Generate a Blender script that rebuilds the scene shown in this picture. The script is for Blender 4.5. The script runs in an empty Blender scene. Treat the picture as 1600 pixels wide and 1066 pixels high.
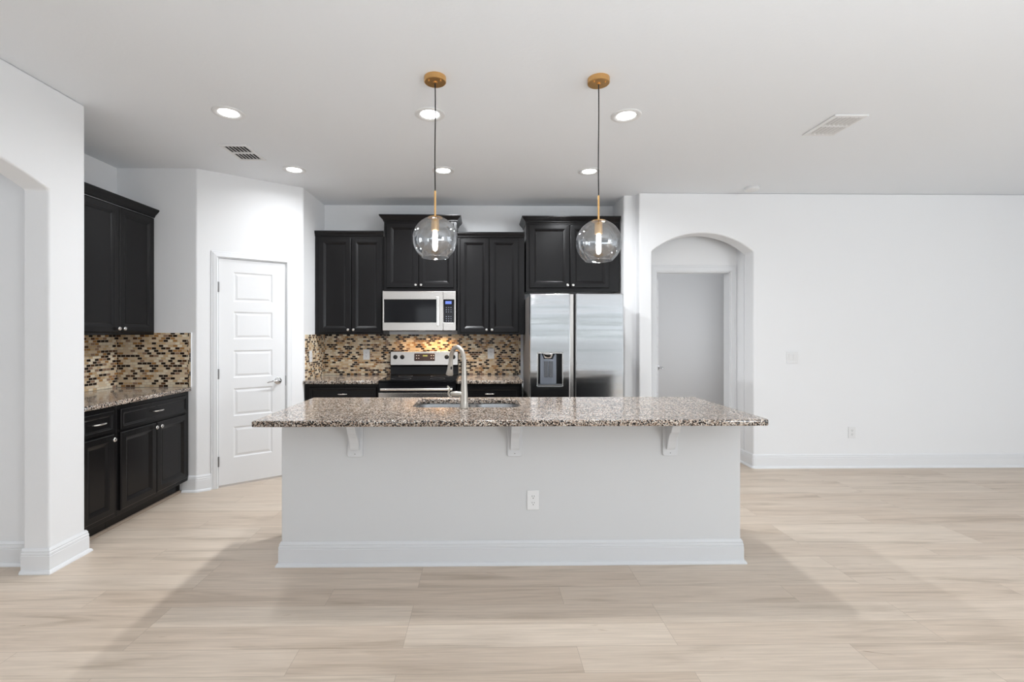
import bpy, bmesh, math
from mathutils import Vector, Matrix

# ------------------------------------------------------------------ camera, world, lights, exposure
SC = bpy.context.scene
COL = SC.collection
PI = math.pi
H = 2.8235          # ceiling height
D = 5.2857          # kitchen back wall
LW = -2.507         # near left wall face
LK = -3.1808        # kitchen recess left wall face
YN = 4.1298         # recess back wall
P1 = (-2.4928, 4.1291)
P2 = (-1.7678, 4.661)
R = 4.772           # far right wall face
REAR = -3.3         # rear wall behind the camera
RX = 6.25           # right wall

cam_d = bpy.data.cameras.new('camera')
cam = bpy.data.objects.new('camera', cam_d); COL.objects.link(cam)
cam_d.sensor_width = 36; cam_d.lens = 732.43 * 36 / 1600
cam_d.shift_x = (800 - 764.53) / 1600; cam_d.shift_y = -(533 - 520.26) / 1600
cam_d.clip_start = 0.05
cam.location = (0, 0, 1.389); cam.rotation_euler = (PI / 2, 0, -0.0152)
SC.camera = cam
SC.view_settings.view_transform = 'Standard'
SC.view_settings.look = 'None'
SC.view_settings.gamma = 1
SC.view_settings.use_curve_mapping = False
SC.view_settings.exposure = 0.32

w = bpy.data.worlds.new('sky'); SC.world = w; w.use_nodes = True
w.node_tree.nodes['Background'].inputs[0].default_value = (0.88, 0.94, 1, 1)
w.node_tree.nodes['Background'].inputs[1].default_value = 1.0

def area(name, loc, rot, sx, sy, power, color=(1, 1, 1), shape='RECTANGLE', spread=None, parent=None):
    l = bpy.data.lights.new(name, 'AREA'); l.shape = shape; l.size = sx; l.size_y = sy
    l.energy = power; l.color = color
    if spread: l.spread = spread
    o = bpy.data.objects.new(name, l); COL.objects.link(o); o.location = loc; o.rotation_euler = rot
    if parent: o.parent = parent
    return o
# daylight through the glass doors behind the camera and the windows of the right wall
UP = math.radians(104)      # window lamps tilted upwards to put more light on the ceiling
# the wide glass doors let the sky itself in: a portal only guides the sampling
area('sky_portal', (2.2, REAR + .02, 1.10), (PI / 2, 0, 0), 3.9, 2.05, 1).data.cycles.is_portal = True
area('daylight_rear_left', (-1.1, REAR + .10, 1.5), (UP, 0, 0), 1.5, 1.3, 9, (0.90, 0.955, 1))
area('added_light_rear_right', (5.25, REAR + .10, 1.35), (UP, 0, 0), 1.5, 1.85, 88, (0.90, 0.955, 1))  # lamp of an added window, brings light to the far right wall
area('daylight_right', (RX - .06, 1.0, 1.35), (UP, 0, PI / 2), 3.0, 1.9, 6, (0.91, 0.96, 1))
# unseen fill lamp added behind the camera, aimed up to brighten the ceiling
area('added_ceiling_fill', (1.2, -.5, 1.25), (PI, 0, 0), 3.2, 2.0, 58, (0.89, 0.95, 1))
area('hall_fill', (-5.4, 1.2, 1.4), (PI / 2, 0, -PI / 2), 1.6, 1.4, 19, (0.93, 0.965, 1))  # lamp added to brighten the hall, no window is built there
area('bedroom_fill', (4.15, 6.5, 1.4), (PI / 2, 0, PI / 2), 1.2, 1.4, 13, (0.95, 0.975, 1))  # added lamp that lights the room beyond the arch

# ------------------------------------------------------------------ materials
def new_mat(name):
    m = bpy.data.materials.new(name); m.use_nodes = True
    nt = m.node_tree; return m, nt, nt.nodes['Principled BSDF']
def mat(name, col, rough=.5, metal=0, spec=.5, emit=None, estr=0, bump=0, bscale=200, coat=0):
    m, nt, b = new_mat(name)
    b.inputs['Base Color'].default_value = (*col, 1)
    b.inputs['Roughness'].default_value = rough
    b.inputs['Metallic'].default_value = metal
    b.inputs['Specular IOR Level'].default_value = spec
    b.inputs['Coat Weight'].default_value = coat
    if emit:
        b.inputs['Emission Color'].default_value = (*emit, 1); b.inputs['Emission Strength'].default_value = estr
    if bump:
        n = nt.nodes.new('ShaderNodeTexNoise'); n.inputs['Scale'].default_value = bscale; n.inputs['Detail'].default_value = 3
        g = nt.nodes.new('ShaderNodeTexCoord'); nt.links.new(g.outputs['Object'], n.inputs['Vector'])
        bp = nt.nodes.new('ShaderNodeBump'); bp.inputs['Strength'].default_value = bump; bp.inputs['Distance'].default_value = .002
        nt.links.new(n.outputs['Fac'], bp.inputs['Height']); nt.links.new(bp.outputs[0], b.inputs['Normal'])
    return m
def ramp(nt, src, stops, interp='LINEAR'):
    r = nt.nodes.new('ShaderNodeValToRGB'); r.color_ramp.interpolation = interp
    while len(r.color_ramp.elements) < len(stops): r.color_ramp.elements.new(.5)
    for e, (p, c) in zip(r.color_ramp.elements, stops): e.position = p; e.color = (*c, 1)
    nt.links.new(src, r.inputs[0]); return r
def mixc(nt, fac, a, b, mode='MIX'):
    m = nt.nodes.new('ShaderNodeMix'); m.data_type = 'RGBA'; m.blend_type = mode
    for s, v in ((m.inputs[0], fac), (m.inputs[6], a), (m.inputs[7], b)):
        if hasattr(v, 'is_linked') or hasattr(v, 'links'): nt.links.new(v, s)
        elif isinstance(v, (int, float)): s.default_value = v
        else: s.default_value = (*v, 1)
    return m.outputs[2]

M = {}
M['wall'] = mat('white_wall_paint', (.885, .89, .90), .75, spec=.25, bump=.12, bscale=60)
M['ceiling'] = mat('textured_ceiling_paint', (.89, .912, .94), .9, spec=.1, bump=.45, bscale=45)
M['trim'] = mat('white_trim_enamel', (.84, .85, .865), .35, spec=.4)
M['door'] = mat('white_door_enamel', (.84, .845, .855), .38, spec=.4)
M['island'] = mat('white_island_paint_shaded', (.68, .685, .69), .6, spec=.3)  # wall white, with the shade on the island darkened into the colour
M['island_trim'] = mat('white_island_enamel_shaded', (.70, .71, .725), .4, spec=.4)  # trim white greyed the same way, shade of the island front included
M['sink'] = mat('satin_stainless_sink', (.36, .37, .38), .3, metal=1)
M['plastic'] = mat('white_plastic', (.83, .83, .83), .35)
M['slot'] = mat('dark_slot', (.03, .03, .03), .6)
M['black'] = mat('black_glass', (.006, .006, .007), .07, spec=.2)
M['blackm'] = mat('black_enamel', (.010, .010, .011), .25, spec=.3)
M['dgrey'] = mat('dark_grey_plastic', (.09, .095, .105), .35)
M['grey'] = mat('grey_fridge_side', (.20, .185, .175), .42, metal=.3)
M['gap'] = mat('dark_gasket', (.01, .01, .01), .6)
M['brass'] = mat('brushed_brass', (.72, .43, .17), .34, metal=.85)
M['nickel'] = mat('satin_nickel', (.72, .70, .67), .25, metal=1)
M['faucet'] = mat('brushed_nickel', (.50, .47, .425), .36, metal=.9)
M['chrome'] = mat('chrome', (.62, .62, .63), .12, metal=1)
M['hinge'] = mat('dull_hinge_steel', (.22, .22, .22), .4, metal=.8)
M['cord'] = mat('black_fabric_cord', (.012, .012, .012), .8)
M['shoe'] = mat('brown_shoe_molding', (.30, .235, .18), .5)
M['lens'] = mat('lit_lens', (1, 1, 1), .5, emit=(1, .99, .97), estr=9)
M['bulb'] = mat('lit_filament_bulb', (1, 1, 1), .4, emit=(1, .97, .95), estr=14)
M['lcd_blue'] = mat('blue_display', (.02, .03, .1), .3, emit=(.16, .25, .75), estr=.8)
M['lcd_green'] = mat('green_display', (.1, .1, .02), .3, emit=(.45, .42, .10), estr=.6)
M['legend'] = mat('printed_key_legend', (.42, .45, .55), .5)
M['legendw'] = mat('white_key_legend', (.62, .58, .55), .5)

def cabinet_mat():
    m, nt, b = new_mat('espresso_cabinet_paint')
    b.inputs['Base Color'].default_value = (.0068, .0063, .0067, 1)
    b.inputs['Roughness'].default_value = .27; b.inputs['Specular IOR Level'].default_value = .25
    tc = nt.nodes.new('ShaderNodeTexCoord'); mp = nt.nodes.new('ShaderNodeMapping'); mp.inputs['Scale'].default_value = (90, 90, 6)
    n = nt.nodes.new('ShaderNodeTexNoise'); n.inputs['Scale'].default_value = 1
    nt.links.new(tc.outputs['Object'], mp.inputs[0]); nt.links.new(mp.outputs[0], n.inputs['Vector'])
    bp = nt.nodes.new('ShaderNodeBump'); bp.inputs['Strength'].default_value = .06; bp.inputs['Distance'].default_value = .002
    nt.links.new(n.outputs['Fac'], bp.inputs['Height']); nt.links.new(bp.outputs[0], b.inputs['Normal'])
    return m
M['cab'] = cabinet_mat()

def steel_mat(name, col, rough, wav, axis_scale, aniso=.0):
    m, nt, b = new_mat(name)
    b.inputs['Base Color'].default_value = (*col, 1); b.inputs['Metallic'].default_value = 1; b.inputs['Roughness'].default_value = rough
    tc = nt.nodes.new('ShaderNodeTexCoord'); mp = nt.nodes.new('ShaderNodeMapping'); mp.inputs['Scale'].default_value = axis_scale
    nt.links.new(tc.outputs['Object'], mp.inputs[0])
    n = nt.nodes.new('ShaderNodeTexNoise'); n.inputs['Scale'].default_value = 1; n.inputs['Detail'].default_value = 1
    nt.links.new(mp.outputs[0], n.inputs['Vector'])
    bp = nt.nodes.new('ShaderNodeBump'); bp.inputs['Strength'].default_value = wav; bp.inputs['Distance'].default_value = .01
    nt.links.new(n.outputs['Fac'], bp.inputs['Height'])
    mp2 = nt.nodes.new('ShaderNodeMapping'); mp2.inputs['Scale'].default_value = (3, 3, 900)
    nt.links.new(tc.outputs['Object'], mp2.inputs[0])
    n2 = nt.nodes.new('ShaderNodeTexNoise'); n2.inputs['Scale'].default_value = 1
    nt.links.new(mp2.outputs[0], n2.inputs['Vector'])
    bp2 = nt.nodes.new('ShaderNodeBump'); bp2.inputs['Strength'].default_value = .05; bp2.inputs['Distance'].default_value = .001
    nt.links.new(n2.outputs['Fac'], bp2.inputs['Height']); nt.links.new(bp.outputs[0], bp2.inputs['Normal'])
    nt.links.new(bp2.outputs[0], b.inputs['Normal'])
    return m
M['steel'] = steel_mat('brushed_stainless_door', (.66, .67, .68), .13, .30, (.7, .7, 9))
M['steelw'] = steel_mat('brushed_stainless_panel', (.62, .59, .56), .27, .05, (1, 1, 3))

def granite():
    m, nt, b = new_mat('speckled_granite')
    tc = nt.nodes.new('ShaderNodeTexCoord')
    n = nt.nodes.new('ShaderNodeTexNoise'); n.inputs['Scale'].default_value = 60; n.inputs['Detail'].default_value = 2
    nt.links.new(tc.outputs['Object'], n.inputs['Vector'])
    dv = nt.nodes.new('ShaderNodeVectorMath'); dv.operation = 'MULTIPLY_ADD'
    nt.links.new(n.outputs['Color'], dv.inputs[0]); dv.inputs[1].default_value = (.012, .012, .012)
    nt.links.new(tc.outputs['Object'], dv.inputs[2])
    v = nt.nodes.new('ShaderNodeTexVoronoi'); v.inputs['Scale'].default_value = 185
    nt.links.new(dv.outputs[0], v.inputs['Vector'])
    sep = nt.nodes.new('ShaderNodeSeparateColor'); nt.links.new(v.outputs['Color'], sep.inputs[0])
    r = ramp(nt, sep.outputs[0], [(0, (.010, .008, .007)), (.34, (.07, .042, .028)), (.41, (.36, .26, .195)), (.54, (.52, .41, .33)),
                                  (.68, (.66, .56, .47)), (.84, (.28, .26, .25)), (.90, (.78, .72, .65))], 'CONSTANT')
    n3 = nt.nodes.new('ShaderNodeTexNoise'); n3.inputs['Scale'].default_value = 9
    nt.links.new(tc.outputs['Object'], n3.inputs['Vector'])
    r3 = ramp(nt, n3.outputs['Fac'], [(.3, (.85, .85, .85)), (.7, (1.1, 1.1, 1.1))])
    nt.links.new(mixc(nt, 1.0, r.outputs[0], r3.outputs[0], 'MULTIPLY'), b.inputs['Base Color'])
    b.inputs['Roughness'].default_value = .11; b.inputs['Specular IOR Level'].default_value = .5
    return m
M['granite'] = granite()

def mosaic(name, ax, vertical=False):
    m, nt, b = new_mat(name)
    tc = nt.nodes.new('ShaderNodeTexCoord'); s = nt.nodes.new('ShaderNodeSeparateXYZ'); c = nt.nodes.new('ShaderNodeCombineXYZ')
    nt.links.new(tc.outputs['Object'], s.inputs[0])
    a, z = s.outputs[ax], s.outputs[2]
    if vertical: a, z = z, a
    nt.links.new(a, c.inputs[0]); nt.links.new(z, c.inputs[1])
    br = nt.nodes.new('ShaderNodeTexBrick'); br.offset = .5; br.offset_frequency = 2; br.squash = 1
    br.inputs['Color1'].default_value = (0, 0, 0, 1); br.inputs['Color2'].default_value = (1, 1, 1, 1); br.inputs['Mortar'].default_value = (.5, .5, .5, 1)
    br.inputs['Scale'].default_value = 1; br.inputs['Brick Width'].default_value = .0405; br.inputs['Row Height'].default_value = .0218
    br.inputs['Mortar Size'].default_value = .0018; br.inputs['Mortar Smooth'].default_value = .1; br.inputs['Bias'].default_value = 0
    nt.links.new(c.outputs[0], br.inputs['Vector'])
    sp = nt.nodes.new('ShaderNodeSeparateColor'); nt.links.new(br.outputs['Color'], sp.inputs[0])
    wn = nt.nodes.new('ShaderNodeTexWhiteNoise'); wn.noise_dimensions = '1D'; nt.links.new(sp.outputs[0], wn.inputs['W'])
    r = ramp(nt, wn.outputs['Value'], [(0, (.016, .008, .005)), (.235, (.10, .045, .018)), (.31, (.42, .22, .08)), (.40, (.32, .20, .13)),
                                       (.48, (.62, .44, .25)), (.64, (.74, .59, .40)), (.84, (.84, .74, .57))], 'CONSTANT')
    nt.links.new(mixc(nt, br.outputs['Fac'], r.outputs[0], (.62, .52, .40)), b.inputs['Base Color'])
    b.inputs['Specular IOR Level'].default_value = .3
    rr = ramp(nt, br.outputs['Fac'], [(0, (.22, .22, .22)), (1, (.7, .7, .7))]); nt.links.new(rr.outputs[0], b.inputs['Roughness'])
    bp = nt.nodes.new('ShaderNodeBump'); bp.invert = True; bp.inputs['Strength'].default_value = .5; bp.inputs['Distance'].default_value = .0015
    nt.links.new(br.outputs['Fac'], bp.inputs['Height']); nt.links.new(bp.outputs[0], b.inputs['Normal'])
    return m
M['tile_x'] = mosaic('mosaic_tile_across', 0); M['tile_y'] = mosaic('mosaic_tile_along', 1)
M['tile_bx'] = mosaic('mosaic_border_tile', 0, True)

def floor_mat():
    m, nt, b = new_mat('light_oak_planks')
    tc = nt.nodes.new('ShaderNodeTexCoord')
    br = nt.nodes.new('ShaderNodeTexBrick'); br.offset = .37; br.offset_frequency = 3; br.squash = 1
    br.inputs['Color1'].default_value = (0, 0, 0, 1); br.inputs['Color2'].default_value = (1, 1, 1, 1); br.inputs['Mortar'].default_value = (.5, .5, .5, 1)
    br.inputs['Scale'].default_value = 1; br.inputs['Brick Width'].default_value = 1.22; br.inputs['Row Height'].default_value = .162
    br.inputs['Mortar Size'].default_value = .0009; br.inputs['Mortar Smooth'].default_value = .3
    mp0 = nt.nodes.new('ShaderNodeMapping'); mp0.inputs['Location'].default_value = (.35, .036, 0)
    nt.links.new(tc.outputs['Object'], mp0.inputs[0]); nt.links.new(mp0.outputs[0], br.inputs['Vector'])
    sp = nt.nodes.new('ShaderNodeSeparateColor'); nt.links.new(br.outputs['Color'], sp.inputs[0])
    mul = nt.nodes.new('ShaderNodeMath'); mul.operation = 'MULTIPLY'; mul.inputs[1].default_value = 37; nt.links.new(sp.outputs[0], mul.inputs[0])
    cb = nt.nodes.new('ShaderNodeCombineXYZ')
    for i in range(3): nt.links.new(mul.outputs[0], cb.inputs[i])
    add = nt.nodes.new('ShaderNodeVectorMath'); nt.links.new(tc.outputs['Object'], add.inputs[0]); nt.links.new(cb.outputs[0], add.inputs[1])
    def noise(scale, det, dist=0, rough=.55):
        mp = nt.nodes.new('ShaderNodeMapping'); mp.inputs['Scale'].default_value = scale; nt.links.new(add.outputs[0], mp.inputs[0])
        n = nt.nodes.new('ShaderNodeTexNoise'); n.inputs['Scale'].default_value = 1; n.inputs['Detail'].default_value = det
        n.inputs['Distortion'].default_value = dist; n.inputs['Roughness'].default_value = rough
        nt.links.new(mp.outputs[0], n.inputs['Vector']); return n.outputs['Fac']
    base = ramp(nt, sp.outputs[0], [(0, (.635, .525, .425)), (.5, (.67, .565, .465)), (1, (.70, .60, .50))])
    g1 = ramp(nt, noise((1.1, 13, 1), 4, .8), [(.30, (.78, .755, .72)), (.46, (.97, .965, .96)), (.7, (1.05, 1.05, 1.05))])
    g2 = ramp(nt, noise((4, 110, 1), 4), [(.3, (.88, .87, .86)), (.7, (1.06, 1.06, 1.06))])
    kn = ramp(nt, noise((3.2, 16, 1), 2, 1.6), [(.73, (1, 1, 1)), (.80, (.62, .55, .48))])
    c1 = mixc(nt, 1.0, base.outputs[0], g1.outputs[0], 'MULTIPLY')
    c2 = mixc(nt, 1.0, c1, g2.outputs[0], 'MULTIPLY')
    c3 = mixc(nt, 1.0, c2, kn.outputs[0], 'MULTIPLY')
    c4 = mixc(nt, br.outputs['Fac'], c3, (.40, .32, .25))
    nt.links.new(c4, b.inputs['Base Color'])
    b.inputs['Roughness'].default_value = .42; b.inputs['Specular IOR Level'].default_value = .35
    return m
M['floor'] = floor_mat()

def glass_mat():
    m = bpy.data.materials.new('thin_clear_glass'); m.use_nodes = True; nt = m.node_tree
    for n in list(nt.nodes): nt.nodes.remove(n)
    o = nt.nodes.new('ShaderNodeOutputMaterial'); t = nt.nodes.new('ShaderNodeBsdfTransparent'); g = nt.nodes.new('ShaderNodeBsdfGlossy')
    t.inputs[0].default_value = (.95, .96, .97, 1); g.inputs['Roughness'].default_value = .03
    mx = nt.nodes.new('ShaderNodeMixShader'); lw = nt.nodes.new('ShaderNodeLayerWeight'); lw.inputs['Blend'].default_value = .22
    r = ramp(nt, lw.outputs['Facing'], [(0, (.16, .16, .16)), (.45, (.24, .24, .24)), (.85, (.75, .75, .75)), (1, (1, 1, 1))])
    tc = nt.nodes.new('ShaderNodeTexCoord'); n = nt.nodes.new('ShaderNodeTexNoise'); n.inputs['Scale'].default_value = 45
    nt.links.new(tc.outputs['Object'], n.inputs['Vector'])
    bp = nt.nodes.new('ShaderNodeBump'); bp.inputs['Strength'].default_value = .25; bp.inputs['Distance'].default_value = .002
    nt.links.new(n.outputs['Fac'], bp.inputs['Height']); nt.links.new(bp.outputs[0], g.inputs['Normal'])
    nt.links.new(r.outputs[0], mx.inputs[0]); nt.links.new(t.outputs[0], mx.inputs[1]); nt.links.new(g.outputs[0], mx.inputs[2])
    nt.links.new(mx.outputs[0], o.inputs[0]); return m
M['glass'] = glass_mat()

# ------------------------------------------------------------------ mesh helpers
def BM(): return bmesh.new()
def box(bm, a, b, mi=0):
    x0, y0, z0 = a; x1, y1, z1 = b
    v = [bm.verts.new(p) for p in ((x0, y0, z0), (x1, y0, z0), (x1, y1, z0), (x0, y1, z0), (x0, y0, z1), (x1, y0, z1), (x1, y1, z1), (x0, y1, z1))]
    for f in ((0, 3, 2, 1), (4, 5, 6, 7), (0, 1, 5, 4), (1, 2, 6, 5), (2, 3, 7, 6), (3, 0, 4, 7)):
        bm.faces.new([v[i] for i in f]).material_index = mi
    return bm
def obj(name, bm, m, parent=None, loc=None, rot=None, bevel=0, smooth=False, seg=2, angle=35):
    me = bpy.data.meshes.new(name)
    if isinstance(bm, bmesh.types.BMesh):
        bmesh.ops.recalc_face_normals(bm, faces=bm.faces)
        if smooth:
            for f in bm.faces: f.smooth = True
            for e in bm.edges:
                if len(e.link_faces) == 2 and e.calc_face_angle(0) > math.radians(38): e.smooth = False
        bm.to_mesh(me); bm.free()
    else: me = bm
    for q in (m if isinstance(m, (list, tuple)) else [m]): me.materials.append(q)
    o = bpy.data.objects.new(name, me); COL.objects.link(o)
    if loc: o.location = loc
    if rot: o.rotation_euler = rot
    if parent: o.parent = parent
    if bevel:
        md = o.modifiers.new('bevel', 'BEVEL'); md.width = bevel; md.segments = seg; md.limit_method = 'ANGLE'; md.angle_limit = math.radians(angle)
    return o
def tag(o, label=None, cat=None, group=None, kind=None):
    if label: o['label'] = label
    if cat: o['category'] = cat
    if group: o['group'] = group
    if kind: o['kind'] = kind
    return o
def thing(name, label, cat, loc=(0, 0, 0), rz=0, group=None):
    o = bpy.data.objects.new(name, None); COL.objects.link(o); o.location = loc; o.rotation_euler = (0, 0, rz)
    o.empty_display_size = .1
    return tag(o, label, cat, group)
def struct(name, bm, m, **k): return tag(obj(name, bm, m, **k), kind='structure')
def lathe(bm, prof, n=32, mtx=None, cap=True):
    rings = []
    for r, z in prof:
        if r < 1e-6:
            rings.append([bm.verts.new((0, 0, z))])
        else: rings.append([bm.verts.new((r * math.cos(2 * PI * i / n), r * math.sin(2 * PI * i / n), z)) for i in range(n)])
    for a, b in zip(rings, rings[1:]):
        for i in range(n):
            j = (i + 1) % n
            if len(a) == 1 and len(b) == 1: continue
            if len(a) == 1: bm.faces.new((a[0], b[j], b[i]))
            elif len(b) == 1: bm.faces.new((a[i], a[j], b[0]))
            else: bm.faces.new((a[i], a[j], b[j], b[i]))
    if cap:
        if len(rings[0]) > 1: bm.faces.new(rings[0])
        if len(rings[-1]) > 1: bm.faces.new(rings[-1])
    if mtx is not None: bmesh.ops.transform(bm, matrix=mtx, verts=[v for r in rings for v in r])
    return bm
def tube(bm, pts, rad, n=12, closed_ends=True):
    pts = [Vector(p) for p in pts]
    rads = rad if isinstance(rad, (list, tuple)) else [rad] * len(pts)
    up = Vector((0, 0, 1)); prev = None; rings = []
    for i, p in enumerate(pts):
        d = (pts[min(i + 1, len(pts) - 1)] - pts[max(i - 1, 0)]).normalized()
        if prev is None:
            a = d.cross(up) if abs(d.z) < .95 else d.cross(Vector((0, 1, 0)))
        else: a = prev - d * prev.dot(d)
        a.normalize(); b = d.cross(a); prev = a
        rings.append([bm.verts.new(p + (a * math.cos(2 * PI * k / n) + b * math.sin(2 * PI * k / n)) * rads[i]) for k in range(n)])
    for a, b in zip(rings, rings[1:]):
        for i in range(n): bm.faces.new((a[i], a[(i + 1) % n], b[(i + 1) % n], b[i]))
    if closed_ends: bm.faces.new(rings[0]); bm.faces.new(rings[-1])
    return bm
def smoothpath(pts, k=6):
    P = [Vector(p) for p in pts]; P = [P[0] * 2 - P[1]] + P + [P[-1] * 2 - P[-2]]; out = []
    for i in range(1, len(P) - 2):
        a, b, c, d = P[i - 1:i + 3]
        for j in range(k):
            t = j / k
            out.append(.5 * ((2 * b) + (c - a) * t + (2 * a - 5 * b + 4 * c - d) * t * t + (3 * b - a - 3 * c + d) * t ** 3))
    out.append(P[-2]); return out
def fillet(path, rads, n=5):
    out = []
    for i, p in enumerate(path):
        r = rads.get(i, 0)
        if not r or i in (0, len(path) - 1): out.append(p); continue
        p = Vector(p); a = (Vector(path[i - 1]) - p).normalized(); b = (Vector(path[i + 1]) - p).normalized()
        ang = a.angle(b); t = r / math.tan(ang / 2)
        c = p + (a + b).normalized() * (r / math.sin(ang / 2))
        s = p + a * t - c; e = p + b * t - c; tot = s.angle(e)
        for k in range(n + 1):
            f = k / n
            v = (s * math.sin((1 - f) * tot) + e * math.sin(f * tot)) / math.sin(tot)
            out.append(tuple(c + v))
    return out
def sweep(bm, path, prof, mp=lambda x, y, z: (x, y, z)):
    """closed profile [(out, z)] along an open 2D path, mitred; 'out' is to the right of the path"""
    n = len(path); V = [Vector((p[0], p[1])) for p in path]; rings = []
    for i in range(n):
        ns = []
        if i > 0: d = (V[i] - V[i - 1]).normalized(); ns.append(Vector((d.y, -d.x)))
        if i < n - 1: d = (V[i + 1] - V[i]).normalized(); ns.append(Vector((d.y, -d.x)))
        m = ns[0] if len(ns) == 1 else (ns[0] + ns[1]) / max(.2, 1 + ns[0].dot(ns[1]))
        rings.append([bm.verts.new(mp(V[i].x + m.x * o, V[i].y + m.y * o, z)) for o, z in prof])
    k = len(prof)
    for a, b in zip(rings, rings[1:]):
        for j in range(k): bm.faces.new((a[j], a[(j + 1) % k], b[(j + 1) % k], b[j]))
    bm.faces.new(rings[0]); bm.faces.new(rings[-1])
    return bm
def prism(bm, outline, d0, d1, mp, tri=True):
    """outline polygon [(u, v)] extruded between depths; mp(u, v, d) -> xyz"""
    a = [bm.verts.new(mp(u, v, d0)) for u, v in outline]; b = [bm.verts.new(mp(u, v, d1)) for u, v in outline]
    n = len(a); fs = [bm.faces.new(a), bm.faces.new(b)]
    for i in range(n): bm.faces.new((a[i], a[(i + 1) % n], b[(i + 1) % n], b[i]))
    bm.normal_update()
    if tri: bmesh.ops.triangulate(bm, faces=fs)
    return bm
def rrect(cx, cy, w, h, r, n=6):
    out = []
    for sx, sy, a0 in ((1, -1, -PI / 2), (1, 1, 0), (-1, 1, PI / 2), (-1, -1, PI)):
        for k in range(n + 1):
            a = a0 + PI / 2 * k / n
            out.append((cx + sx * (w / 2 - r) + r * math.cos(a), cy + sy * (h / 2 - r) + r * math.sin(a)))
    return out
def plate(outlines, t, bevel=.002, mtx=None):
    """flat plate with holes; mesh data lying in XY centred on z=0, thickness t"""
    cu = bpy.data.curves.new('plate', 'CURVE'); cu.dimensions = '2D'; cu.fill_mode = 'BOTH'
    cu.extrude = t / 2 - bevel; cu.bevel_depth = bevel; cu.bevel_resolution = 2; cu.offset = -bevel
    for o in outlines:
        s = cu.splines.new('POLY'); s.points.add(len(o) - 1); s.use_cyclic_u = True
        for p, q in zip(s.points, o): p.co = (q[0], q[1], 0, 1)
    ob = bpy.data.objects.new('plate', cu); COL.objects.link(ob)
    dg = bpy.context.evaluated_depsgraph_get(); dg.update()
    me = bpy.data.meshes.new_from_object(ob.evaluated_get(dg))
    bpy.data.objects.remove(ob); bpy.data.curves.remove(cu)
    me.materials.clear()
    if mtx is not None: me.transform(mtx)
    return me
def panel(bm, x0, x1, z0, z1, y, rings, back=None):
    """raised or recessed panel facing -Y; rings = [(inset, depth towards -Y)]"""
    rr = []
    for ins, d in rings:
        rr.append([bm.verts.new(p) for p in ((x0 + ins, y - d, z0 + ins), (x1 - ins, y - d, z0 + ins), (x1 - ins, y - d, z1 - ins), (x0 + ins, y - d, z1 - ins))])
    for a, b in zip(rr, rr[1:]):
        for i in range(4): bm.faces.new((a[i], a[(i + 1) % 4], b[(i + 1) % 4], b[i]))
    bm.faces.new(rr[-1])
    if back is not None: bm.faces.new(rr[0])
    return bm

RX90 = Matrix.Rotation(PI / 2, 4, 'X')     # XY plate -> XZ plane, its top facing -Y

# ------------------------------------------------------------------ room shell
b = BM(); box(b, (-6.2, REAR - .2, -.12), (RX + .3, 8.2, 0)); struct('floor', b, M['floor'])
b = BM(); box(b, (-6.2, REAR - .2, H), (RX + .3, 8.2, H + .12)); struct('ceiling', b, M['ceiling'])

def arch_pts(u0, u1, spring, rise, n=20):
    c = (u0 + u1) / 2; half = (u1 - u0) / 2; r = (half * half + rise * rise) / (2 * rise)
    return [(c + half * (1 - 2 * k / n), spring + rise - r + math.sqrt(r * r - (half * (1 - 2 * k / n)) ** 2)) for k in range(n + 1)]
# near left wall with its arched opening into the hall
YA0, YA1 = 1.153, 2.753
out = [(REAR, 0), (YA0, 0)] + list(reversed(arch_pts(YA0, YA1, 2.217, .15))) + [(YA1, 0), (3.0, 0), (3.0, H), (REAR, H)]
b = BM(); prism(b, out, LW, LW - .15, lambda u, v, d: (d, u, v), False)
struct('wall_left', b, M['wall'], bevel=.014, seg=4, angle=50)
b = BM(); box(b, (-6.0, 2.848, 0), (LW - .15, 3.0, H)); struct('wall_hall', b, M['wall'])
b = BM(); box(b, (-6.0, -1.6, 0), (-5.85, 2.848, H)); box(b, (-5.85, -1.6, 0), (LW - .15, -1.45, H)); struct('wall_hall_far', b, M['wall'])
# recess, pantry and kitchen walls
dpx, dpy = (P2[0] - P1[0]), (P2[1] - P1[1]); PL = math.hypot(dpx, dpy); ux, uy = dpx / PL, dpy / PL; PANG = math.atan2(dpy, dpx)
def pt(t): return (P1[0] + ux * t, P1[1] + uy * t)
WP = [(0, 0), (0, H), (-.1, H), (-.1, 0)]
b = BM(); box(b, (LK - .1, 3.0, 0), (LK, YN + .1, H)); struct('wall_recess', b, M['wall'])
b = BM(); sweep(b, fillet([(LK, YN), P1, pt(.075)], {1: .03}), WP); struct('wall_nook', b, M['wall'])
b = BM()
prism(b, [(.075, 0), (.158, 0), (.158, 2.07), (.745, 2.07), (.745, 0), (PL - .075, 0), (PL - .075, H), (.075, H)], 0, .1, lambda u, v, d: (u, d, v))
struct('wall_pantry', b, M['wall'], loc=(P1[0], P1[1], 0), rot=(0, 0, PANG))
b = BM(); sweep(b, fillet([pt(PL - .075), P2, (P2[0], D)], {1: .03}), WP); struct('wall_pantry_side', b, M['wall'])
b = BM(); box(b, (P2[0] - .1, D, 0), (1.58, D + .1, H)); struct('wall_back', b, M['wall'])
b = BM(); sweep(b, fillet([(1.478, D), (1.478, 4.875), (1.607, 4.875), (1.607, R + .02)], {1: .02}), WP); struct('wall_column', b, M['wall'])
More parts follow.
